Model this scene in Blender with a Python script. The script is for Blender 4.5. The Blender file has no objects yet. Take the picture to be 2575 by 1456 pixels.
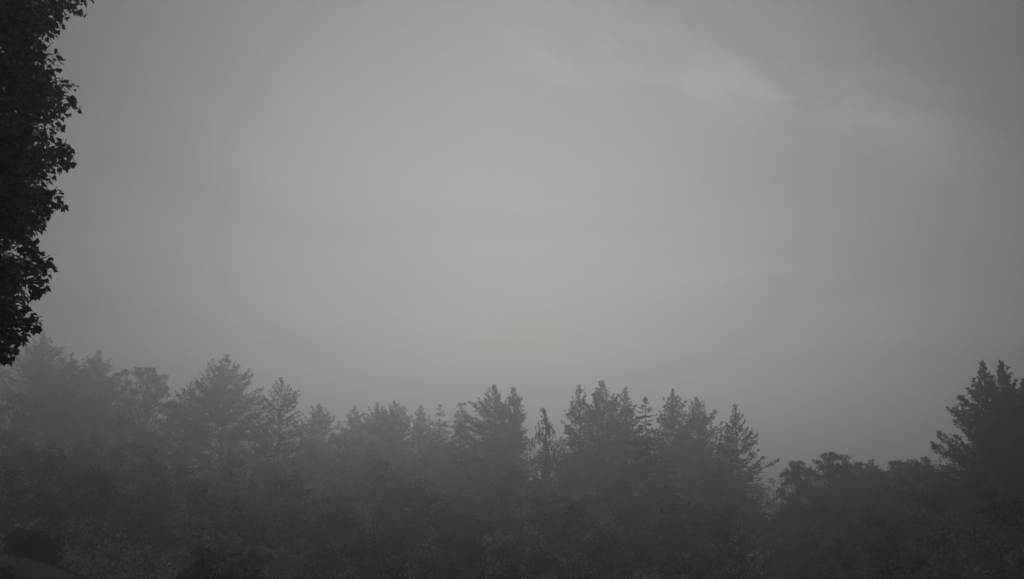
import bpy, math
import numpy as np
from mathutils import Vector, Matrix
R = math.radians
rng = np.random.default_rng(7)
S = bpy.context.scene
COL = S.collection

# ------------------------------------------------------------------ camera
PITCH = R(11.7)
cam_d = bpy.data.cameras.new('camera'); cam = bpy.data.objects.new('camera', cam_d); COL.objects.link(cam)
cam_d.lens = 35.0; cam_d.sensor_width = 36.0; cam_d.clip_end = 8000; cam_d.clip_start = .1
cam.location = (0, 0, 0); cam.rotation_euler = (R(90) + PITCH, 0, 0)
S.camera = cam

# ------------------------------------------------------------------ sun and sky
SUN_AZ, SUN_EL = R(0.0), R(17.0)          # ahead of the camera, behind the fog
sdir = Vector((math.sin(SUN_AZ) * math.cos(SUN_EL), math.cos(SUN_AZ) * math.cos(SUN_EL), math.sin(SUN_EL)))
sun_d = bpy.data.lights.new('sun', 'SUN'); sun = bpy.data.objects.new('sun', sun_d); COL.objects.link(sun)
sun_d.energy = 1.5; sun_d.angle = R(44); sun_d.color = (.968, .984, 1.0)
sun.rotation_euler = (-sdir).to_track_quat('-Z', 'Y').to_euler()
sun.location = (0, 0, 60)

W = bpy.data.worlds.new('World'); S.world = W; W.use_nodes = True
nt = W.node_tree; nt.nodes.clear(); N = nt.nodes.new; LK = nt.links.new
def mth(op, a, b=None, c=None, t=None):
    t = t or nt
    n = t.nodes.new('ShaderNodeMath'); n.operation = op
    for i, v in enumerate((a, b, c)):
        if v is None: continue
        if hasattr(v, 'default_value'): t.links.new(v, n.inputs[i])
        else: n.inputs[i].default_value = v
    return n.outputs[0]
out = N('ShaderNodeOutputWorld'); bg = N('ShaderNodeBackground'); LK(bg.outputs[0], out.inputs[0])
bg.inputs[1].default_value = .06
sky = N('ShaderNodeTexSky'); sky.sky_type = 'NISHITA'; sky.sun_disc = False
sky.sun_elevation = SUN_EL; sky.sun_rotation = SUN_AZ; sky.dust_density = 4.0; sky.air_density = 1.0
tc = N('ShaderNodeTexCoord'); sp = N('ShaderNodeSeparateXYZ'); LK(tc.outputs['Generated'], sp.inputs[0])
# flat cloud deck: direction projected on a plane overhead
zz = mth('MAXIMUM', mth('ADD', sp.outputs[2], .10), .04)
cx = mth('DIVIDE', sp.outputs[0], zz); cy = mth('DIVIDE', sp.outputs[1], zz)
cv = N('ShaderNodeCombineXYZ'); LK(cx, cv.inputs[0]); LK(cy, cv.inputs[1])
n1 = N('ShaderNodeTexNoise'); LK(cv.outputs[0], n1.inputs['Vector']); n1.inputs['Scale'].default_value = .9
n1.inputs['Detail'].default_value = 4; n1.inputs['Roughness'].default_value = .5; n1.inputs['Distortion'].default_value = .6
rp = N('ShaderNodeMapRange'); LK(n1.outputs[0], rp.inputs[0])
rp.inputs[1].default_value = .25; rp.inputs[2].default_value = .75; rp.inputs[3].default_value = .70; rp.inputs[4].default_value = 1.26
# one long bright cloud edge, an arc in the sky to the upper right
n2 = N('ShaderNodeTexNoise'); LK(tc.outputs['Generated'], n2.inputs['Vector']); n2.inputs['Scale'].default_value = 5; n2.inputs['Detail'].default_value = 5
ARC_C, ARC_R = (-.04, .22), .42
ang_x = mth('DIVIDE', sp.outputs[0], mth('MAXIMUM', sp.outputs[1], .05)); ang_z = mth('DIVIDE', sp.outputs[2], mth('MAXIMUM', sp.outputs[1], .05))
wob = mth('MULTIPLY', mth('SUBTRACT', n2.outputs[0], .5), .09)
dx = mth('ADD', mth('SUBTRACT', ang_x, .0), wob); dz = mth('ADD', mth('SUBTRACT', ang_z, .515), wob)
# height of the band falls as it goes right
bnd = mth('ADD', dz, mth('MULTIPLY', ang_x, .30))
gs = mth('POWER', 2.718, mth('MULTIPLY', mth('MULTIPLY', bnd, bnd), -330.0))
def smooth(v, a_, b_):
    f_ = N('ShaderNodeMapRange'); LK(v, f_.inputs[0]); f_.interpolation_type = 'SMOOTHSTEP'; f_.inputs[1].default_value = a_; f_.inputs[2].default_value = b_
    return f_.outputs[0]
bv = N('ShaderNodeCombineXYZ'); LK(mth('MULTIPLY', ang_x, 5.5), bv.inputs[0]); LK(mth('MULTIPLY', bnd, 13.0), bv.inputs[1])
n3 = N('ShaderNodeTexNoise'); LK(bv.outputs[0], n3.inputs['Vector']); n3.inputs['Scale'].default_value = 1.3; n3.inputs['Detail'].default_value = 6; n3.inputs['Distortion'].default_value = .7
streak = mth('MULTIPLY', mth('MULTIPLY', gs, mth('MULTIPLY', smooth(ang_x, -.12, .08), smooth(ang_x, .56, .40))), mth('MULTIPLY', mth('MULTIPLY', smooth(n3.outputs[0], .30, .74), mth('ADD', mth('MULTIPLY', ang_x, 1.1), .34)), .95))
# thin overcast: the cloud deck is brighter round the hidden sun
sv = N('ShaderNodeVectorMath'); sv.operation = 'DOT_PRODUCT'; LK(tc.outputs['Generated'], sv.inputs[0]); sv.inputs[1].default_value = tuple(sdir)
glow = mth('ADD', mth('MULTIPLY', mth('POWER', mth('MAXIMUM', sv.outputs['Value'], 0.0), 3.0), 1.25), .04)
lum = mth('MULTIPLY', mth('ADD', rp.outputs[0], streak), glow)
ccol = N('ShaderNodeMix'); ccol.data_type = 'RGBA'; ccol.blend_type = 'MULTIPLY'; ccol.inputs[0].default_value = 1
ccol.inputs[6].default_value = (4.70, 4.72, 5.9, 1)
lc = N('ShaderNodeCombineColor'); [LK(lum, lc.inputs[i]) for i in range(3)]; LK(lc.outputs[0], ccol.inputs[7])
mx = N('ShaderNodeMix'); mx.data_type = 'RGBA'; mx.inputs[0].default_value = .94
LK(sky.outputs[0], mx.inputs[6]); LK(ccol.outputs[2], mx.inputs[7]); LK(mx.outputs[2], bg.inputs[0])

# ------------------------------------------------------------------ exposure, render settings
S.view_settings.view_transform = 'Standard'; S.view_settings.look = 'None'
S.view_settings.gamma = 1; S.view_settings.use_curve_mapping = False
S.view_settings.exposure = -0.95
S.render.engine = 'CYCLES'
S.cycles.volume_bounces = 5; S.cycles.max_bounces = 8; S.cycles.diffuse_bounces = 3
S.cycles.use_denoising = True; S.cycles.denoiser = 'OPENIMAGEDENOISE'
HAZE_DENSITY, HAZE_G = .0070, .80

# ------------------------------------------------------------------ helpers
FPX = 35 / 36 * 2575; CX, CY = 1287.5, 728.0
def ray(px, py):
    """direction through a picture point (2575 x 1456 frame), scaled to y = 1"""
    u = (px - CX) / FPX; v = (CY - py) / FPX
    y = math.cos(PITCH) - v * math.sin(PITCH); z = math.sin(PITCH) + v * math.cos(PITCH)
    return np.array((u / y, 1.0, z / y))
def at(px, py, D): return ray(px, py) * D

def ground_h(x, y):
    x = np.asarray(x, float); y = np.asarray(y, float)
    d = np.clip(y - 5, 0, None)
    h = -1.65 - 14.0 * (1 - np.exp(-d / 80.0)) - .6 * np.clip(d, 0, 20) / 20
    h = h + 4.15 * np.exp(-(((x + 15.5) / 7.2) ** 2 + ((y - 30) / 8.5) ** 2))
    h = h + .22 * np.sin(x * .21 + 1.3) * np.sin(y * .17) + .08 * np.sin(x * .9) * np.sin(y * .7 + 2)
    return h

def mesh_np(name, V, F, mat, parent=None, smooth=False, col=True):
    me = bpy.data.meshes.new(name)
    V = np.ascontiguousarray(V, np.float32); F = np.ascontiguousarray(F, np.int32)
    k = F.shape[1]
    me.vertices.add(len(V)); me.vertices.foreach_set('co', V.ravel())
    me.loops.add(F.size); me.loops.foreach_set('vertex_index', F.ravel())
    me.polygons.add(len(F)); me.polygons.foreach_set('loop_start', np.arange(0, F.size, k, dtype=np.int32))
    me.polygons.foreach_set('loop_total', np.full(len(F), k, np.int32))
    if smooth: me.polygons.foreach_set('use_smooth', np.ones(len(F), bool))
    me.update(calc_edges=True); me.validate()
    me.materials.append(mat)
    o = bpy.data.objects.new(name, me); COL.objects.link(o)
    if parent is not None: o.parent = parent
    return o

class Geo:
    def __init__(s): s.V = []; s.F = []; s.n = 0
    def add(s, V, F):
        s.V.append(np.asarray(V, float)); s.F.append(np.asarray(F, int) + s.n); s.n += len(V)
    def tube(s, P, r, sides=5):
        P = np.asarray(P, float); m = len(P); r = np.asarray(r, float) * np.ones(m)
        T = np.gradient(P, axis=0); T /= np.linalg.norm(T, axis=1)[:, None] + 1e-9
        ref = np.where(np.abs(T[:, 2:3]) > .9, np.array([[1., 0, 0]]), np.array([[0, 0, 1.]]))
        A = np.cross(T, ref); A /= np.linalg.norm(A, axis=1)[:, None] + 1e-9; B = np.cross(T, A)
        a = np.linspace(0, 2 * np.pi, sides, endpoint=False)
        V = P[:, None] + r[:, None, None] * (np.cos(a)[None, :, None] * A[:, None] + np.sin(a)[None, :, None] * B[:, None])
        i = np.arange(m - 1)[:, None] * sides; j = np.arange(sides)[None]; jn = (j + 1) % sides
        a0, a1, b0, b1 = (i + j).ravel(), (i + jn).ravel(), (i + sides + j).ravel(), (i + sides + jn).ravel()
        s.add(V.reshape(-1, 3), np.concatenate([np.stack([a0, a1, b1], 1), np.stack([a0, b1, b0], 1)]))
    def arrays(s): return np.concatenate(s.V), np.concatenate(s.F)

def unit(a): return a / (np.linalg.norm(a, axis=-1, keepdims=True) + 1e-9)

def blades(P, Dr, L, w, nb, spread):
    """nb needle blades at each of the points P, fanned around the directions Dr"""
    n = len(P); P = np.repeat(P, nb, 0); Dr = np.repeat(unit(Dr), nb, 0)
    L = np.repeat(np.broadcast_to(L, (n,)), nb) * rng.uniform(.6, 1.15, n * nb)
    d = unit(Dr + rng.normal(0, spread, (n * nb, 3)))
    sd = unit(np.cross(d, rng.normal(0, 1, (n * nb, 3)))) * (w * rng.uniform(.7, 1.3, n * nb))[:, None] * .5
    b = P + d * (L * .12)[:, None]
    V = np.stack([b - sd, b + sd, P + d * L[:, None]], 1).reshape(-1, 3)
    return V, np.arange(len(V)).reshape(-1, 3)

def leaves(P, Nm, size, droop=.0, tri=False):
    """folded diamond leaves: two triangles each"""
    n = len(P); size = np.broadcast_to(size, (n,)) * rng.uniform(.65, 1.25, n)
    t = unit(rng.normal(0, 1, (n, 3)) + np.array([0, 0, -droop])); sd = unit(np.cross(t, Nm + rng.normal(0, .5, (n, 3))))
    nn = np.cross(sd, t)
    a = P; c = P + t * size[:, None]
    m = P + t * (size * .45)[:, None] + nn * (size * .06)[:, None]
    b = m + sd * (size * .30)[:, None]; e = m - sd * (size * .30)[:, None]
    if tri:                                                            # far, hidden or dim leaves: one triangle
        V = np.stack([a + (e - m) * .5, b, c], 1).reshape(-1, 3); return V, np.arange(n * 3).reshape(-1, 3)
    V = np.stack([a, b, c, e], 1).reshape(-1, 3); i = np.arange(n)[:, None] * 4
    return V, np.concatenate([i + np.array([[0, 1, 2]]), i + np.array([[0, 2, 3]])])

def tag(o, label=None, cat=None, group=None, kind=None):
    if label: o['label'] = label
    if cat: o['category'] = cat
    if group: o['group'] = group
    if kind: o['kind'] = kind
    return o
def empty(name, loc):
    o = bpy.data.objects.new(name, None); COL.objects.link(o); o.location = loc; o.empty_display_size = .5
    return o

# ------------------------------------------------------------------ materials
def mat_foliage(name, c1, c2, scale=1.2, rough=.8, trans=.12):
    m = bpy.data.materials.new(name); m.use_nodes = True; t = m.node_tree; b = t.nodes['Principled BSDF']
    no = t.nodes.new('ShaderNodeTexNoise'); no.inputs['Scale'].default_value = scale; no.inputs['Detail'].default_value = 3
    g = t.nodes.new('ShaderNodeNewGeometry'); t.links.new(g.outputs['Position'], no.inputs['Vector'])
    oi = t.nodes.new('ShaderNodeObjectInfo')
    f = mth('ADD', no.outputs[0], mth('MULTIPLY', mth('SUBTRACT', oi.outputs['Random'], .5), .3, t=t), t=t)
    r = t.nodes.new('ShaderNodeValToRGB'); t.links.new(f, r.inputs[0])
    r.color_ramp.elements[0].position = .3; r.color_ramp.elements[0].color = (*c1, 1)
    r.color_ramp.elements[1].position = .7; r.color_ramp.elements[1].color = (*c2, 1)
    t.links.new(r.outputs[0], b.inputs['Base Color']); b.inputs['Roughness'].default_value = rough
    b.inputs['Specular IOR Level'].default_value = .12
    tr = t.nodes.new('ShaderNodeBsdfTranslucent'); t.links.new(r.outputs[0], tr.inputs[0])
    ms = t.nodes.new('ShaderNodeMixShader'); ms.inputs[0].default_value = trans
    t.links.new(b.outputs[0], ms.inputs[1]); t.links.new(tr.outputs[0], ms.inputs[2])
    t.links.new(ms.outputs[0], t.nodes['Material Output'].inputs[0])
    return m
def mat_bark(name, c1, c2):
    m = bpy.data.materials.new(name); m.use_nodes = True; t = m.node_tree; b = t.nodes['Principled BSDF']
    no = t.nodes.new('ShaderNodeTexNoise'); no.inputs['Scale'].default_value = 6; no.inputs['Detail'].default_value = 6
    tcn = t.nodes.new('ShaderNodeTexCoord'); mp = t.nodes.new('ShaderNodeMapping'); mp.inputs['Scale'].default_value = (3, 3, .5)
    t.links.new(tcn.outputs['Object'], mp.inputs[0]); t.links.new(mp.outputs[0], no.inputs['Vector'])
    r = t.nodes.new('ShaderNodeValToRGB'); t.links.new(no.outputs[0], r.inputs[0])
    r.color_ramp.elements[0].color = (*c1, 1); r.color_ramp.elements[1].color = (*c2, 1)
    t.links.new(r.outputs[0], b.inputs['Base Color']); b.inputs['Roughness'].default_value = .9
    bp = t.nodes.new('ShaderNodeBump'); bp.inputs['Strength'].default_value = .6; t.links.new(no.outputs[0], bp.inputs['Height']); t.links.new(bp.outputs[0], b.inputs['Normal'])
    return m
M_PINE = mat_foliage('pine_needles', (.028, .048, .020), (.050, .074, .030))
M_SPRUCE = mat_foliage('spruce_needles', (.022, .036, .022), (.040, .055, .032))
M_LEAF = mat_foliage('broad_leaves', (.026, .048, .016), (.052, .076, .026))
M_UNDER = mat_foliage('dark_undergrowth', (.018, .036, .012), (.034, .054, .019))
M_MAPLE = mat_foliage('maple_leaves', (.018, .044, .012), (.040, .074, .022), scale=2.0, rough=.5)
M_SHRUB = mat_foliage('shrub_leaves', (.060, .085, .030), (.105, .120, .048), scale=3)
M_PETAL = mat_foliage('faded_petals', (.74, .54, .47), (.88, .78, .72), scale=4, trans=.2)
M_GRASS = mat_foliage('meadow_grass', (.075, .066, .032), (.14, .11, .055), scale=.8)
M_BARK = mat_bark('grey_brown_bark', (.045, .038, .030), (.11, .095, .075))

def mat_ground():
    m = bpy.data.materials.new('meadow_ground'); m.use_nodes = True; t = m.node_tree; b = t.nodes['Principled BSDF']
    g = t.nodes.new('ShaderNodeNewGeometry'); n_a = t.nodes.new('ShaderNodeTexNoise'); n_b = t.nodes.new('ShaderNodeTexNoise')
    for n_, s_ in ((n_a, .25), (n_b, 6.0)):
        t.links.new(g.outputs['Position'], n_.inputs['Vector']); n_.inputs['Scale'].default_value = s_; n_.inputs['Detail'].default_value = 8
    f = mth('ADD', mth('MULTIPLY', n_a.outputs[0], .55, t=t), mth('MULTIPLY', n_b.outputs[0], .45, t=t), t=t)
    r = t.nodes.new('ShaderNodeValToRGB'); t.links.new(f, r.inputs[0])
    r.color_ramp.elements[0].position = .35; r.color_ramp.elements[0].color = (.045, .048, .022, 1)
    r.color_ramp.elements[1].position = .65; r.color_ramp.elements[1].color = (.12, .092, .050, 1)
    t.links.new(r.outputs[0], b.inputs['Base Color']); b.inputs['Roughness'].default_value = .95
    bp = t.nodes.new('ShaderNodeBump'); bp.inputs['Strength'].default_value = .5; bp.inputs['Distance'].default_value = .1
    t.links.new(n_b.outputs[0], bp.inputs['Height']); t.links.new(bp.outputs[0], b.inputs['Normal'])
    return m

# ------------------------------------------------------------------ ground
gx = np.concatenate([-np.geomspace(900, 62, 14), np.linspace(-60, 60, 121), np.geomspace(62, 900, 14)])
gy = np.concatenate([-np.geomspace(900, 32, 12), np.linspace(-30, 130, 161), np.geomspace(134, 1500, 18)])
X, Y = np.meshgrid(gx, gy); Z = ground_h(X, Y)
nx, ny = len(gx), len(gy)
i, j = np.meshgrid(np.arange(nx - 1), np.arange(ny - 1)); q = (j * nx + i).ravel()
ground = mesh_np('ground', np.stack([X.ravel(), Y.ravel(), Z.ravel()], 1), np.stack([q, q + 1, q + nx + 1, q + nx], 1), mat_ground(), smooth=True)
tag(ground, 'brown green meadow sloping down to the wood', kind='structure')

# ------------------------------------------------------------------ tree builders
def profile(D, px, prof):
    """prof: (py, left half width px, right half width px) from the top down -> z, left r, right r in metres"""
    z = np.array([at(px, p[0], D)[2] for p in prof]); l = np.array([p[1] for p in prof]) * D / FPX; r = np.array([p[2] for p in prof]) * D / FPX
    o = np.argsort(z); return z[o], l[o], r[o]

KW = 1.4                                    # the wood stands 60 to 160 m away
def conifer(name, label, px, D, prof, style='pine', dens=1.0, group=None, lean=0.0, hook=0.0, bush=1.0):
    D = D * KW
    top = at(px, prof[0][0], D); base = np.array([top[0] - lean, D, float(ground_h(top[0] - lean, D))])
    if style == 'pine' and bush > .5: prof = [prof[0]] + [(p[0], p[1] * 1.30 + 4, p[2] * 1.30 + 4) for p in prof[1:]]; dens *= 1.3
    zp, lp, rp_ = profile(D, px, prof)
    root = empty(name, base)
    H = top[2] - base[2]
    zc0 = base[2] + H * rng.uniform(.06, .12)                       # crown starts low: edge-of-wood trees
    wood = Geo(); TP, TD, TL = [], [], []
    def axis(z):
        t = (z - base[2]) / H; t = np.clip(t, 0, 1)
        off = lean * t + .14 * np.sin(t * 5 + D) * (1 - t)
        hk = np.clip((t - .95) / .05, 0, 1)
        return np.array([base[0] + off + hook * hk ** 2, base[1] + .16 * np.sin(t * 4 + px) * (1 - t), z])
    zs = np.concatenate([np.linspace(base[2] - .3, top[2] - 1.5, 22), np.linspace(top[2] - 1.2, top[2], 5)])
    r0 = (.005 if style == 'weeping' else .012) * H
    wood.tube([axis(z) for z in zs], np.maximum(r0 * (1 - (zs - zs[0]) / (H + .3)) ** .9, .014), 7)
    z = top[2] - .30
    below = (top[2] - zc0)
    z_hid = at(px, 1330 if px > 1800 else (1215 if px > 700 else 1085), D)[2]
    if D > 130: dens *= .70
    UP = np.array([0, 0, 1.]); kdrop = rng.uniform(.78, 1.05)
    while z > zc0:
        dz = top[2] - z
        u = dz / below; hid = z < z_hid; thin = .36 if hid else 1        # sparser far below, where it is hidden
        if style == 'pine': nl = 6 if dz > .8 else 5; step = rng.uniform(.34, .5) * (1 + .6 * u) * min(1, D / 88)
        elif style == 'spruce': nl = 5 if dz < 2.5 else 7; step = rng.uniform(.42, .62) if dz < 2.5 else rng.uniform(.30, .42)
        else: nl = 4; step = rng.uniform(.42, .68)
        a0 = rng.uniform(0, 6.28)
        for k in range(nl):
            if rng.random() > min(1, .55 + .45 * dens) * thin: continue
            zj = z + rng.normal(0, .22 * bush) * min(1, dz); zj = min(zj, top[2] - .05)
            rl, rr = np.interp(zj, zp, lp), np.interp(zj, zp, rp_)
            if zj < zp[0]: k_ = 1 + .018 * (zp[0] - zj); rl *= k_; rr *= k_
            az = a0 + k * 2 * np.pi / nl + rng.normal(0, .3); ca, sa = math.cos(az), math.sin(az)
            r = (rr if ca > 0 else rl) * ca * ca + (rl + rr) * .5 * sa * sa
            L = max(min(.20, .05 + .2 * dz), r * rng.uniform(.82, 1.18) if rng.random() < .8 else r * rng.uniform(.4, .8))
            hd = np.array([ca, sa, 0.0]); o = axis(zj)
            if style == 'pine':
                el = R(58) * math.exp(-dz / 2.0) + R(18 + 10 * bush) * math.exp(-dz / 9) - R(4) * u + rng.normal(0, .10 + .14 * bush); cu = .22
                o = o - UP * (L * (math.sin(max(el, 0)) + .22) * kdrop)
            elif style == 'spruce': el = R(30) * math.exp(-dz / 1.2) - R(20) * (1 - math.exp(-dz / 2.5)) + rng.normal(0, .11); cu = .15
            else: el = R(42) + rng.normal(0, .22); cu = -.95
            m = 6; s = np.linspace(0, 1, m); c = math.cos(el)
            Pl = o + hd * (L * s * c)[:, None] + UP * (L * (math.sin(el) * s + cu * s * s))[:, None]
            side = np.array([-sa, ca, 0.]); Pl = Pl + side * (L * .10 * rng.normal() * s * s)[:, None]
            wood.tube(Pl[[0, 2, 5]], np.array([max(.012, .011 * L + .008), .011, .007]), 3)
            def pt(q): return np.stack([np.interp(q, s, Pl[:, i]) for i in range(3)], -1)
            tip = unit(Pl[-1] - Pl[-2])
            if style == 'pine':
                ntw = max(1 if L < .6 else 3, int(L * 6.0 * dens * thin)); q = np.sort(rng.uniform(.30 - .22 * bush, 1, ntw)); sg = np.where(np.arange(ntw) % 2, 1, -1)
                tl = np.clip(L * .42 * (1.15 - q), .12, 1.3) * rng.uniform(.6, 1.2, ntw)
                td = unit(hd * .85 + side * (sg * rng.uniform(.4, 1.1, ntw))[:, None] + UP * (.30 + .5 * math.exp(-dz / 2)) + rng.normal(0, .12 + .35 * bush, (ntw, 3)))
                p0 = pt(q)
                for f in (.3, .65, 1.0):
                    TP.append(p0 + td * (tl * f)[:, None]); TD.append(td + UP * .2); TL.append(np.full(ntw, .24 if dz > 1.2 else .17))
                q2 = np.linspace(.4, 1, max(2, int(L * 2.5))); TP.append(pt(q2)); TD.append(np.repeat(tip[None] + UP * .25, len(q2), 0)); TL.append(np.full(len(q2), .25 if dz > 1.2 else .18))
            elif style == 'spruce':
                ntw = max(4, int(L * 11 * dens * (.35 if hid else 1))); q = np.sort(rng.uniform(.04, 1, ntw)); sg = np.where(np.arange(ntw) % 2, 1, -1)
                tl = np.clip(L * .34 * (1.1 - q), .09, .8) * rng.uniform(.6, 1.3, ntw)
                hang = .12 if dz < 2 else .75
                td = unit(hd * .7 + side * (sg * .8)[:, None] - UP * hang + rng.normal(0, .25, (ntw, 3)))
                p0 = pt(q)
                for f in (0., .33, .66, 1.0):
                    TP.append(p0 + td * (tl * f)[:, None]); TD.append(td); TL.append(np.full(ntw, .13))
            else:                                                      # weeping: strands hang from every limb
                ntw = max(3, int(L * 4.2)); q = np.linspace(.15, 1, ntw) + rng.normal(0, .10, ntw)
                p0 = pt(np.clip(q, 0, 1)); tl = rng.uniform(.12, 1.15, ntw) * min(1, .40 + .22 * dz); p0 = p0 + rng.normal(0, .09, (ntw, 3))
                for f in np.linspace(0, 1, 9):
                    TP.append(p0 - UP * (tl * f)[:, None] + rng.normal(0, .03, (ntw, 3))); TD.append(np.repeat(-UP[None], ntw, 0) + hd * .15); TL.append(np.full(ntw, .20))
                q2 = np.linspace(.1, 1, max(3, int(L * 6))); TP.append(pt(q2)); TD.append(np.repeat(tip[None], len(q2), 0)); TL.append(np.full(len(q2), .14))
        z -= step
    # leader
    n = 9; TP.append(np.array([axis(top[2] - .1 - .14 * k) for k in range(n)])); TD.append(np.tile([0, 0, 1.], (n, 1)) + rng.normal(0, .22, (n, 3))); TL.append(np.linspace(.12, .20, n))
    TP, TD, TL = np.concatenate(TP), np.concatenate(TD), np.concatenate(TL)
    far_k = 1.25 if D > 130 else 1
    nb, w, spd = {'pine': (5, .040, .52), 'spruce': (4, .042, .45), 'weeping': (5, .040, .28)}[style]
    V, F = blades(TP, TD, TL * (.50 + D / 250), w * (1 + D / 220) * far_k, nb, spd)
    wv, wf = wood.arrays()
    mesh_np('trunk', wv - base, wf, M_BARK, root)
    mesh_np('crown', V - base, F, M_SPRUCE if style != 'pine' else M_PINE, root)
    tag(root, label, 'tree', group)
    return root

def lobe_leaves(lobes, per, size, flat=.75, droop=.3, tri=False):
    """leaf sprays: in every clump (centre, radius) a few twigs fan out and the leaves sit along them"""
    P, Nm = [], []
    for c, r in lobes:
        n = max(14, int(per * (r ** 2))); k = int(rng.integers(8, 14))
        tw = unit(rng.normal(0, 1, (k, 3)) * np.array([1, 1, .8]) + np.array([0, 0, .35])) * rng.uniform(.65, 1.25, (k, 1))
        w = rng.integers(0, k, n); s_ = rng.uniform(0, 1, n) ** .6
        d = tw[w] * s_[:, None] * r + rng.normal(0, 1, (n, 3)) * (r * (.20 - .09 * s_))[:, None]
        P.append(c + d * np.array([1, 1, flat])); Nm.append(unit(d) + np.array([0, 0, .7]))
    return leaves(np.concatenate(P), np.concatenate(Nm), size, droop, tri)

def broadleaf(name, label, px, D, prof, lobe_r=.75, nl=46, size=.15, per=620, group=None, cat='tree', mat=None, to_ground=False, flat=.75, open_=.5, tri=False):
    D = D * KW; lobe_r *= KW; per = per / KW
    top = at(px, prof[0][0], D); base = np.array([top[0], D, float(ground_h(top[0], D))])
    zp, lp, rp_ = profile(D, px, prof); root = empty(name, base); H = top[2] - base[2]
    zlo = base[2] + (.15 if to_ground else .18 * H)
    lobes = []; zr = top[2] - zlo
    for k in range(nl):
        t = (k + rng.uniform(0, 1)) / nl; z = top[2] - zr * (.6 * t + .4 * t ** 1.5)
        rl, rr = np.interp(z, zp, lp), np.interp(z, zp, rp_)
        az = k * 2.39996 + rng.normal(0, .4); ca, sa = math.cos(az), math.sin(az)
        r = (rr if ca > 0 else rl) * ca * ca + (rl + rr) * .5 * sa * sa
        dzt = top[2] - z
        if dzt < 3.0 and rng.random() < open_: continue                 # open, uneven top
        lr = min(lobe_r, .20 + .10 * dzt + r * .12) * rng.uniform(.6, 1.2)
        rad = max(.1, r - lr * .3) * rng.uniform(.2, 1.2) ** .6
        zj = min(z + rng.normal(0, .28 + .05 * r), top[2] - lr * .5)
        lobes.append((np.array([top[0] + ca * rad, D + sa * rad, zj - lr * flat * .6]), lr))
    for zt, lr in ((.28, .22), (.75, .26), (1.2, .3)):
        lobes.append((np.array([top[0] + rng.normal(0, .12), D + rng.normal(0, .12), top[2] - zt]), lr))
    # the foot of the crown is hidden by undergrowth: fewer, larger leaves there
    zh = at(px, 1300 if px > 1800 else (1225 if px > 700 else 1150), D)[2]
    hi = [l for l in lobes if l[0][2] > zh]; lo_ = [l for l in lobes if l[0][2] <= zh]
    V, F = lobe_leaves(hi or lobes[:2], per, size * (1 + D / 300), flat, tri=tri)
    if lo_:
        V2, F2 = lobe_leaves(lo_, per * .25, size * 1.6 * (1 + D / 300), flat, tri=True); F = np.concatenate([F, F2 + len(V)]); V = np.concatenate([V, V2])
    wood = Geo(); m = 9; zs = np.linspace(base[2] - .3, top[2] - 1.8, m)
    tx = np.stack([np.full(m, top[0]) + .15 * np.sin(zs * .5), np.full(m, D) + .1 * np.cos(zs * .6), zs], 1)
    wood.tube(tx, np.linspace(.010 * H + .02, .02, m), 7)
    for c, r in lobes:
        zb = max(base[2] + .12 * H, c[2] - rng.uniform(.8, 2.2) * (.3 + .1 * H)); zb = min(zb, zs[-1])
        o = np.array([np.interp(zb, zs, tx[:, 0]), np.interp(zb, zs, tx[:, 1]), zb]); q = np.linspace(0, 1, 6)[:, None]
        mid = (o + c) / 2 + np.array([0, 0, -.15]) * np.linalg.norm(c - o)
        Pc = (1 - q) ** 2 * o + 2 * q * (1 - q) * mid + q * q * c
        wood.tube(Pc, np.linspace(.012 + .0014 * H, .007, 6), 4)
        for e in range(4):
            d = unit(rng.normal(0, 1, 3) + np.array([0, 0, .3])); wood.tube(np.stack([Pc[-2], c + d * r * .4, c + d * r * .95]), [.008, .005, .002], 3)
    wv, wf = wood.arrays(); mesh_np('trunk' if cat == 'tree' else 'stems', wv - base, wf, M_BARK, root)
    mesh_np('crown' if cat == 'tree' else 'foliage', V - base, F, mat or M_LEAF, root)
    tag(root, label, cat, group)
    return root

# ------------------------------------------------------------------ the wood's skyline, left to right
P_ = conifer; B_ = broadleaf
P_('pine_tree', 'pale feathery pine top fading just below the hanging maple boughs', 110, 112, [(832, 4, 4), (850, 22, 22), (890, 50, 60), (960, 80, 85), (1100, 110, 110)])
P_('pine_tree', 'tall hazy tree with a feathery pointed crown, second treetop right of the maple', 248, 112, [(880, 6, 6), (900, 30, 28), (925, 45, 50), (960, 62, 72), (1050, 90, 95), (1200, 110, 110)], dens=1.2)
B_('broadleaf_tree', 'hazy rounded broadleaf tree whose right shoulder drops steeply into a gap', 372, 104, [(922, 18, 16), (945, 70, 40), (985, 105, 60), (1040, 115, 85), (1200, 130, 100)], lobe_r=.5, nl=330, size=.17, per=520, open_=0, tri=True)
P_('pine_tree', 'slim hazy conifer filling the low gap between two left treetops', 182, 104, [(885, 4, 4), (920, 20, 24), (1000, 40, 45), (1150, 60, 60)])
P_('pine_tree', 'biggest hazy pine on the left skyline with a broad cone of foliage', 570, 96, [(890, 5, 5), (912, 36, 32), (945, 62, 52), (985, 72, 74), (1020, 100, 85), (1100, 112, 105), (1300, 125, 120)], bush=.7, dens=1.25)
P_('pine_tree', 'short pale pine leaning out beside the biggest left pine', 480, 100, [(958, 4, 3), (985, 22, 26), (1020, 32, 50), (1150, 60, 70)], dens=.8)
P_('pine_tree', 'wispy see-through pine standing right of the biggest left pine', 709, 86, [(948, 4, 4), (965, 18, 15), (990, 26, 38), (1012, 52, 34), (1040, 44, 36), (1100, 65, 60), (1250, 80, 85)], bush=.7, dens=.62)
P_('pine_tree', 'small faint pine with a rounded tip right of the wispy pine', 803, 112, [(1014, 4, 4), (1030, 22, 22), (1060, 42, 40), (1110, 65, 60), (1300, 80, 80)])
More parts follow.
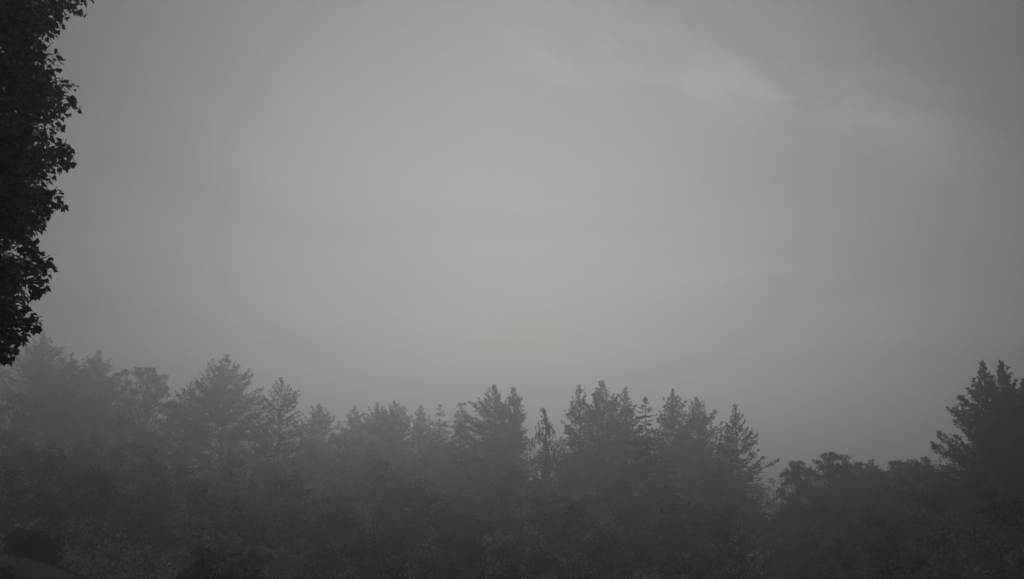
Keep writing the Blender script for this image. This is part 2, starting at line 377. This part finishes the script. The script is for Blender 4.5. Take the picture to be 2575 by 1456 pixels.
P_('fir_tree', 'small faint fir with a sharp tip beside the flat-topped double pine', 893, 110, [(1018, 3, 3), (1045, 20, 20), (1080, 36, 30), (1160, 55, 50), (1300, 65, 65)])
P_('pine_tree', 'bushy faint pine forming the left half of the flat-topped pair', 950, 106, [(1012, 6, 6), (1030, 20, 24), (1070, 32, 36), (1160, 50, 50), (1300, 60, 60)], dens=1.15)
P_('pine_tree', 'bushy faint pine forming the right half of the flat-topped pair', 992, 106, [(1006, 5, 5), (1026, 24, 28), (1065, 34, 38), (1160, 50, 50), (1300, 65, 60)], dens=1.2)
P_('fir_tree', 'narrow faint fir left of the small pointed spruce in the middle', 1058, 108, [(1016, 3, 3), (1045, 14, 16), (1085, 30, 28), (1160, 45, 45), (1300, 55, 55)])
P_('spruce_tree', 'small pointed spruce in the low middle stretch of the skyline', 1106, 100, [(1016, 2, 2), (1036, 12, 12), (1062, 24, 24), (1110, 40, 40), (1300, 70, 70)], 'spruce')
B_('broadleaf_tree', 'faint loose broadleaf top between the small spruce and the twin-topped pine', 1160, 104, [(1012, 8, 8), (1040, 22, 26), (1080, 30, 34), (1160, 45, 45), (1300, 60, 60)], lobe_r=.5, nl=130, per=520, size=.16, open_=.2, tri=True)
P_('pine_tree', 'left and taller half of the twin-topped pine in the middle', 1243, 84, [(965, 4, 4), (985, 24, 18), (1010, 44, 30), (1045, 58, 46), (1090, 70, 60), (1300, 90, 80)], dens=1.1)
P_('pine_tree', 'right half of the twin-topped pine, beside the weeping conifer', 1291, 83, [(972, 4, 4), (995, 18, 14), (1030, 30, 20), (1070, 44, 24), (1130, 50, 26), (1300, 70, 40)], dens=1.05)
P_('weeping_conifer', 'thin weeping conifer with a nodding tip and hanging branchlets', 1372, 68, [(1022, 3, 3), (1045, 16, 14), (1064, 48, 42), (1090, 52, 50), (1130, 54, 54), (1250, 62, 62), (1456, 80, 80)], 'weeping', hook=-.35)
P_('pine_tree', 'slender airy pine left of the widest pine clump', 1457, 74, [(962, 3, 3), (985, 12, 14), (1015, 28, 26), (1060, 30, 44), (1150, 36, 60), (1400, 60, 80)], dens=.85)
P_('pine_tree', 'tallest ragged-topped pine in the middle of the widest clump', 1514, 75, [(953, 5, 5), (972, 26, 26), (1000, 38, 44), (1050, 60, 62), (1150, 80, 80), (1400, 95, 95)], dens=1.25)
P_('pine_tree', 'right-hand ragged pine of the widest clump, left of the dark spruce', 1572, 76, [(970, 4, 4), (990, 20, 14), (1025, 34, 20), (1060, 44, 24), (1150, 60, 40), (1400, 80, 80)])
P_('spruce_tree', 'dark spruce with a cross-shaped tip, sharpest tree on the skyline', 1622, 58, [(996, 1.5, 1.5), (1014, 10, 10), (1034, 24, 24), (1052, 30, 30), (1075, 44, 44), (1130, 64, 64), (1250, 90, 90), (1456, 115, 115)], 'spruce', dens=.9)
P_('pine_tree', 'bushy olive pine right of the dark spruce', 1691, 74, [(975, 3, 3), (992, 18, 18), (1018, 28, 36), (1055, 36, 50), (1150, 70, 75), (1400, 90, 90)], dens=1.15)
P_('pine_tree', 'rounded pine between the olive pine and the layered pine', 1752, 74, [(998, 6, 6), (1015, 24, 28), (1045, 40, 48), (1100, 55, 60), (1300, 85, 85)], dens=1.1)
P_('pine_tree', 'layered pine with long flat boughs reaching toward the foggy gap', 1848, 64, [(1012, 3, 3), (1028, 20, 18), (1050, 24, 36), (1070, 32, 30), (1098, 44, 78), (1125, 55, 48), (1160, 66, 90), (1190, 70, 74), (1205, 70, 104), (1235, 70, 60), (1280, 80, 72), (1320, 85, 90), (1456, 100, 80)], bush=.45, dens=1.35)
B_('broadleaf_tree', 'small open-crowned tree at the right edge of the foggy gap', 2003, 57, [(1157, 14, 16), (1172, 34, 34), (1200, 50, 56), (1260, 40, 70), (1320, 30, 80), (1456, 40, 90)], lobe_r=.42, nl=200, size=.13, per=800, flat=.7, open_=.34)
B_('broadleaf_tree', 'small tree with tufted layered leaf clumps, highest of the low right trees', 2090, 55, [(1134, 14, 16), (1150, 28, 32), (1172, 46, 44), (1200, 64, 60), (1260, 70, 70), (1456, 85, 85)], lobe_r=.42, nl=200, size=.13, per=800, flat=.7, open_=.34)
B_('broadleaf_tree', 'low bushy tree right of the tufted tree', 2158, 56, [(1158, 14, 12), (1176, 40, 36), (1210, 58, 55), (1300, 65, 65), (1456, 80, 80)], lobe_r=.42, nl=200, size=.13, per=800, flat=.7, open_=.34)
P_('young_pine', 'little pine leader poking out of the low right bushes', 2192, 57, [(1150, 2, 2), (1170, 12, 12), (1195, 22, 22), (1300, 45, 45), (1456, 60, 60)], dens=.8)
B_('broadleaf_tree', 'low bushy tree midway along the dip before the big right pine', 2250, 54, [(1156, 12, 12), (1174, 40, 36), (1208, 58, 58), (1300, 65, 65), (1456, 80, 80)], lobe_r=.42, nl=200, size=.13, per=800, flat=.7, open_=.34)
B_('broadleaf_tree', 'small leafy tree tucked against the big right pine', 2322, 50, [(1148, 12, 12), (1168, 38, 42), (1200, 58, 60), (1300, 70, 80), (1456, 90, 90)], lobe_r=.42, nl=200, size=.13, per=800, flat=.7, open_=.34)
P_('pine_tree', 'big dark pine on the right with long layered boughs', 2470, 41, [(903, 3, 3), (925, 20, 14), (955, 38, 26), (985, 52, 34), (1015, 98, 40), (1050, 100, 60), (1075, 84, 70), (1105, 112, 80), (1128, 128, 90), (1150, 96, 90), (1200, 130, 110), (1320, 150, 130), (1456, 160, 140)], bush=.45, dens=2.2)
P_('pine_tree', 'second leader of the big dark right pine, close beside it', 2516, 42, [(906, 4, 4), (930, 16, 16), (960, 28, 26), (1000, 44, 40), (1100, 70, 70), (1456, 110, 110)], dens=2.4)
P_('pine_tree', 'dark pine cut off by the right edge of the view', 2572, 40, [(950, 4, 6), (975, 26, 30), (1020, 45, 60), (1120, 70, 90), (1456, 120, 120)], dens=2.4)

# ------------------------------------------------------------------ nearer, lower trees in front of the skyline
low = [
 (55, 88, 985, 110, 'shadowy leafy tree low at the left edge below the maple boughs'),
 (300, 86, 1040, 120, 'shadowy leafy tree under the rounded hazy broadleaf tree'),
 (455, 84, 1100, 110, 'shadowy leafy tree under the gap left of the biggest left pine'),
 (640, 78, 1130, 120, 'shadowy leafy tree standing above the flowering shrub'),
 (790, 90, 1110, 100, 'shadowy leafy tree under the small rounded-tip pine'),
 (930, 90, 1105, 110, 'shadowy leafy tree under the flat-topped pine pair'),
 (1100, 88, 1105, 100, 'shadowy leafy tree under the small pointed spruce'),
 (1250, 72, 1170, 120, 'shadowy leafy tree under the twin-topped pine'),
 (1530, 66, 1180, 130, 'low dim leafy tree at the foot of the widest pine clump'),
 (1745, 62, 1200, 95, 'low dim leafy tree between dark spruce and layered pine'),
 (2070, 50, 1270, 110, 'low dark leafy tree below the tufted layered tree'),
 (2240, 48, 1235, 120, 'low dark leafy tree below the dip in the right treeline'),
 (2420, 42, 1220, 130, 'low dark leafy tree below the big dark right pine'),
]
for px, D, ty, hw, lab in low:
    B_('broadleaf_tree', lab, px, D, [(ty, hw * .2, hw * .2), (ty + 30, hw * .6, hw * .6), (ty + 90, hw, hw), (ty + 200, hw * 1.3, hw * 1.3), (ty + 420, hw * 1.3, hw * 1.3)],
       lobe_r=.65, nl=130, size=.16, per=420, tri=True, group='shadowy trees along the front of the wood')

# ------------------------------------------------------------------ undergrowth: one dark mass below the trees
lobes = []
while len(lobes) < 5600:
    y = 24 + 94 * rng.random() ** .85; x = rng.uniform(-.56, .56) * y * 1.05; px = CX + FPX * x / y
    if px < 780 and y < 42 - max(0, px - 600) * .06: continue                                 # the open knoll at the left
    # the mass rises step by step away from the meadow
    ty = np.interp(y, [24, 32, 44, 60, 85, 118], [1446, 1408, 1350, 1285, 1215, 1160]) + np.interp(px, [0, 300, 700, 1830, 1890, 1970, 2010, 2150, 2350, 2575], [-130, -90, 0, 15, 130, 130, 40, -40, -120, -160]) * np.interp(y, [40, 118], [1, .3]) + 22 * math.sin(px * .021 + y * .11) + 16 * math.sin(px * .053 + y * .05)
    if 1800 < px < 2420: ty = max(ty, 1195)
    g = float(ground_h(x, y)); hgt = at(0, ty + rng.uniform(-30, 60), y)[2] - g
    if hgt < .8: continue
    r = rng.uniform(.55, 1.0) * np.interp(y, [24, 36, 60, 90], [.5, .7, 1, 1.3])
    lobes.append((np.array([x, y, g + hgt - r * .6]), r))
    lobes.append((np.array([x + rng.normal(0, .6), y + rng.normal(.5, .6), g + max(.5, hgt - rng.uniform(1.5, 4.5))]), r * 1.3))
front, fill = lobes[0::2], lobes[1::2]                                # leafy faces, and the fill behind them
VV, FF, n_ = [], [], 0
for ls, per, sz_ in (([l for l in front if l[0][1] >= 55], 135, .20), ([l for l in front if l[0][1] < 55], 520, .085),
                     ([l for l in fill if l[0][1] >= 55], 26, .42), ([l for l in fill if l[0][1] < 55], 130, .16)):
    V, F = lobe_leaves(ls, per, sz_, tri=True); VV.append(V); FF.append(F + n_); n_ += len(V)
V, F = np.concatenate(VV), np.concatenate(FF)
und = mesh_np('undergrowth', V, F, M_UNDER)
tag(und, 'dark tangled undergrowth filling the foot of the wood', 'undergrowth', kind='stuff')

# ------------------------------------------------------------------ the wood behind, seen only as one dim mass between the trees
lobes = []
for k in range(1500):
    y = rng.uniform(88, 150) * KW; x = rng.uniform(-.60, .60) * y * 1.1; g = float(ground_h(x, y))
    px = CX + FPX * x / y; sky_y = np.interp(px, [0, 430, 470, 640, 760, 1200, 1300, 1800, 1900, 1960, 2300, 2400, 2575], [950, 1000, 1070, 1040, 1085, 1085, 1075, 1080, 1230, 1350, 1330, 1230, 1090])
    topz = at(0, sky_y + 60 * rng.random() ** 2, y)[2]; r = rng.uniform(1.4, 2.5)
    hgt = topz - g
    lobes.append((np.array([x, y, g + hgt * rng.uniform(.15, 1.0) - r * .7]), r))
V, F = lobe_leaves(lobes, 22, .76, tri=True)
tag(mesh_np('woods', V, F, M_LEAF), 'dim mass of the wood behind the skyline trees', 'woods', kind='stuff')

# ------------------------------------------------------------------ near maple, its boughs hanging in from the left
MD = 9.2; M2 = MD / 11.0; MK = MD / 14.0; mroot_xy = (-11.2 * MK, 14.8 * MK)
mb = np.array([mroot_xy[0], mroot_xy[1], float(ground_h(*mroot_xy))]); maple = empty('maple_tree', mb)
edge = [(165, -30, 68), (120, 35, 50), (60, 60, 75), (95, 140, 62), (60, 200, 80), (140, 235, 58), (100, 300, 60), (45, 330, 80), (158, 372, 40), (105, 395, 45), (45, 430, 75), (128, 492, 34), (75, 510, 50), (35, 550, 55), (70, 600, 28), (100, 655, 40), (40, 670, 50), (95, 712, 26), (30, 760, 45), (82, 800, 26), (35, 830, 34), (20, 875, 28)]
ml = []
for x, y, r in edge:
    D = MD + rng.uniform(-.4, .5); ml.append((at(x, y, D), r * D / FPX))
nvis = len(ml)
ytab = np.array([-400, -30, 140, 235, 310, 372, 450, 500, 590, 660, 740, 800, 870, 905]); xtab = np.array([260, 200, 130, 170, 130, 170, 95, 130, 75, 115, 60, 85, 25, -40])
k = 0
while k < 190:
    p = np.array([-10.9, 14.9, 6.0]) * MK + unit(rng.normal(0, 1, 3)) * np.array([4.3, 4.0, 4.6]) * MK * rng.uniform(.35, 1) ** .5
    r = rng.uniform(.35, .65) * M2
    # where it would stand out past the crown's outline, keep it inside
    v = ray(0, 0); yy = CY - FPX * (math.tan(math.atan(p[2] / p[1]) - PITCH)); xx = CX + FPX * p[0] / (p[1] * math.cos(PITCH) + p[2] * math.sin(PITCH))
    rp2 = r * 1.1 * FPX / p[1]
    if xx + rp2 > np.interp(yy + rp2, ytab, xtab) or xx + rp2 > np.interp(yy - rp2, ytab, xtab) or yy + rp2 > 900: 
        if rng.random() > .0: continue
    ml.append((p, r)); k += 1

# more boughs inside the part that shows
k = 0
while k < 95:
    yy = rng.uniform(-60, 880); xm = np.interp(yy, ytab, xtab) - 52; xx = rng.uniform(-160, max(xm, -150)); D = MD + rng.uniform(-.2, 2.0)
    ml.append((at(xx, yy, D), rng.uniform(.22, .34) * M2)); k += 1

def maple_leaf_shape():
    a = [(0, 0), (.38, -.04), (.52, .40), (.27, .50), (0, 1.0), (-.27, .50), (-.52, .40), (-.38, -.04)]
    V = np.array([(x, y, -.25 * x * x - .12 * y * y) for x, y in a] + [(0, .34, .02)])
    n = len(a); F = np.array([(n, i, (i + 1) % n) for i in range(n)])
    return V, F
LV, LF = maple_leaf_shape()
def frames(n, outd):
    """leaf frames: tips hang outwards and down"""
    t = unit(outd * .55 + np.array([0, 0, -.75]) + rng.normal(0, .45, (n, 3)))
    nn = unit(outd * .6 + np.array([0, 0, .7]) + rng.normal(0, .5, (n, 3))); sd = unit(np.cross(t, nn)); nn = np.cross(sd, t)
    return t, sd, nn
P, O, isedge = [], [], []
for q, (c, r) in enumerate(ml):
    vis = q < nvis
    n = int((2700 if vis else 1350) * r * r / M2 ** 2 * (1 if c[0] > -.60 * c[1] and c[2] < .66 * c[1] else .26)) + 20
    d = unit(rng.normal(0, 1, (n, 3))); rad = r * rng.uniform(.1 if vis else .45, 1.0, n) ** (1 / 2.2)
    bump = 1 + .2 * np.sin(d[:, 0] * 4 + q) * np.sin(d[:, 2] * 7 + q * 2)
    P.append(c + d * (rad * bump)[:, None] * np.array([1, 1, .95]) + np.array([0, 0, -.05])); O.append(unit(d + np.array([.4, -.3, 0]))); isedge.append(np.full(n, vis))
P, O, isedge = np.concatenate(P), np.concatenate(O), np.concatenate(isedge)
t, sd, nn = frames(len(P), O); sz = rng.uniform(.030, .074, len(P))
# single leaves: those nearest the outline against the fog
xx = P[:, 0] / P[:, 1]
score = np.where(isedge & (xx > -.50), xx + rng.uniform(0, .03, len(P)) - P[:, 1] * .004, -9)
pick = np.argsort(-score)[:900]; pick = rng.choice(pick, 300, replace=False)
msk = np.ones(len(P), bool); msk[pick] = False
def leaf_verts(ii): return P[ii][:, None] + sz[ii][:, None, None] * (LV[None, :, 0:1] * sd[ii][:, None] + LV[None, :, 1:2] * t[ii][:, None] + LV[None, :, 2:3] * nn[ii][:, None])
ii = np.where(msk)[0]; V = leaf_verts(ii).reshape(-1, 3); F = (np.arange(len(ii))[:, None, None] * len(LV) + LF[None]).reshape(-1, 3)
crown = mesh_np('crown', V - mb, F, M_MAPLE, maple)
lm = None
for a in pick:
    if lm is None:
        lo = mesh_np('leaf', LV, LF, M_MAPLE, crown); lm = lo.data
    else:
        lo = bpy.data.objects.new('leaf', lm); COL.objects.link(lo); lo.parent = crown
    m_ = Matrix.Identity(4)
    for r_ in range(3):
        m_[r_][0], m_[r_][1], m_[r_][2], m_[r_][3] = sd[a][r_] * sz[a], t[a][r_] * sz[a], nn[a][r_] * sz[a], P[a][r_] - mb[r_]
    lo.matrix_local = m_
wood = Geo(); m = 10; zs = np.linspace(mb[2] - .3, 6.4, m); tx = np.stack([mb[0] + .2 * np.sin(zs * .4), mb[1] + .15 * np.cos(zs * .5), zs], 1)
wood.tube(tx, np.array([.42, .33, .29, .26, .23, .19, .15, .11, .07, .03]), 10)
for c, r in ml:
    zb = np.clip(c[2] - rng.uniform(.5, 2.0), mb[2] + 2.0, 6.2); o = np.array([np.interp(zb, zs, tx[:, 0]), np.interp(zb, zs, tx[:, 1]), zb])
    q = np.linspace(0, 1, 7)[:, None]; mid = (o + c) / 2 + np.array([0, 0, .25]) * np.linalg.norm(c - o)
    Pc = (1 - q) ** 2 * o + 2 * q * (1 - q) * mid + q * q * c; wood.tube(Pc, np.linspace(.055, .012, 7), 5)
    for e in range(5):
        d = unit(rng.normal(0, 1, 3) + np.array([0, 0, -.2])); wood.tube(np.stack([Pc[-2], c + d * r * .45, c + d * r * .9]), [.010, .007, .003], 3)
wv, wf = wood.arrays(); mesh_np('trunk', wv - mb, wf, M_BARK, maple)
tag(maple, 'near-black leafy maple whose drooping boughs hang in along the left edge', 'tree')

# ------------------------------------------------------------------ shrubs on the knoll
def shrub(name, label, lobes_px, D, flowers=None):
    lob = [(at(x, y, D + dd), r * D / FPX) for x, y, r, dd in lobes_px]
    bx = np.mean([l[0][0] for l in lob]); base = np.array([bx, D, float(ground_h(bx, D))]); root = empty(name, base)
    fill = []
    for c, r in lob:
        n = 3; g = float(ground_h(c[0], c[1]))
        for f in np.linspace(.25, .8, n): fill.append((np.array([c[0] + rng.normal(0, .1), c[1] + rng.normal(0, .15), g + (c[2] - g) * f]), r * 1.05))
    V, F = lobe_leaves(lob + fill, 1500, .10)
    mesh_np('foliage', V - base, F, M_SHRUB, root)
    wood = Geo()
    for c, r in lob:
        for e in range(3):
            o = base + np.array([rng.normal(0, .12), rng.normal(0, .12), -.1]); q = np.linspace(0, 1, 5)[:, None]
            mid = np.array([o[0] * .6 + c[0] * .4, o[1] * .6 + c[1] * .4, c[2]]); e_ = c + rng.normal(0, r * .4, 3)
            wood.tube((1 - q) ** 2 * o + 2 * q * (1 - q) * mid + q * q * e_, np.linspace(.025, .008, 5), 4)
    wv, wf = wood.arrays(); mesh_np('stems', wv - base, wf, M_BARK, root)
    if flowers:
        # one panicle: a cone of small petals
        n = 90; h = rng.random(n) ** .8; a = rng.uniform(0, 6.28, n); rr = .06 * (1.15 - h)
        Pp = np.stack([rr * np.cos(a), rr * np.sin(a), h * .17], 1); Vp, Fp = leaves(Pp, unit(np.stack([np.cos(a), np.sin(a), .4 + 0 * a], 1)), .05)
        first = None
        for x, y, r, cnt in flowers:
            for _ in range(cnt):
                d = unit(rng.normal(0, 1, 3) * np.array([1, .8, .8]) + np.array([0, -.55, .75])); c = at(x, y, D - .1) + d * r * D / FPX * rng.uniform(.9, 1.15)
                if first is None: b = mesh_np('blossom', Vp, Fp, M_PETAL, root); first = b.data
                else: b = bpy.data.objects.new('blossom', first); COL.objects.link(b); b.parent = root
                b.location = c - base; q_ = Vector(unit(d + np.array([0, 0, .5]))).to_track_quat('Z', 'Y'); b.rotation_mode = 'QUATERNION'; b.rotation_quaternion = q_
                s_ = rng.uniform(.8, 1.7); b.scale = (s_, s_, s_)
    tag(root, label, 'shrub'); return root
shrub('flowering_shrub', 'flowering shrub with pinkish blossom clusters near the bottom left', [(540, 1400, 46, 0), (500, 1425, 30, -.2), (590, 1415, 36, .1), (640, 1438, 40, -.1), (560, 1450, 45, -.4), (470, 1450, 25, -.2), (660, 1460, 30, -.3)], 29,
      flowers=[(540, 1398, 46, 44), (505, 1415, 28, 22), (545, 1430, 36, 22), (655, 1432, 34, 38), (625, 1450, 28, 20)])
shrub('low_shrub', 'dim low shrub on the grassy knoll below the left trees', [(40, 1350, 34, 0), (95, 1345, 38, .2), (140, 1362, 26, 0), (60, 1375, 40, -.3), (110, 1375, 36, -.4)], 33)
shrub('low_shrub', 'dark shrub in the bottom left corner of the grassy knoll', [(10, 1440, 26, 0), (32, 1450, 22, .1)], 25)

# ------------------------------------------------------------------ grass on the knoll
n = 24000; x = rng.uniform(-19, -4, n); y = rng.uniform(20, 38, n)
Pg = np.stack([x, y, ground_h(x, y)], 1); V, F = blades(Pg, np.tile([0, 0, 1.], (n, 1)), rng.uniform(.06, .20, n), .012, 2, .35)
tag(mesh_np('grass', V, F, M_GRASS), 'dry brownish grass covering the knoll at the bottom left', 'grass', kind='stuff')

# ------------------------------------------------------------------ fog: one closed box round everything
bpy.ops.mesh.primitive_cube_add(size=1); hz = bpy.context.object; hz.name = 'haze'; hz.data.name = 'haze'
hz.scale = (2400, 3200, 51); hz.location = (0, 300, 32 - 25.5)
hm = bpy.data.materials.new('fog'); hm.use_nodes = True; t = hm.node_tree; t.nodes.clear()
pv = t.nodes.new('ShaderNodeVolumePrincipled'); o_ = t.nodes.new('ShaderNodeOutputMaterial'); t.links.new(pv.outputs[0], o_.inputs['Volume'])
pv.inputs['Color'].default_value = (.62, .633, .588, 1); pv.inputs['Density'].default_value = HAZE_DENSITY; pv.inputs['Anisotropy'].default_value = HAZE_G
hz.data.materials.append(hm); tag(hz, 'pale grey morning fog filling the valley', kind='stuff')
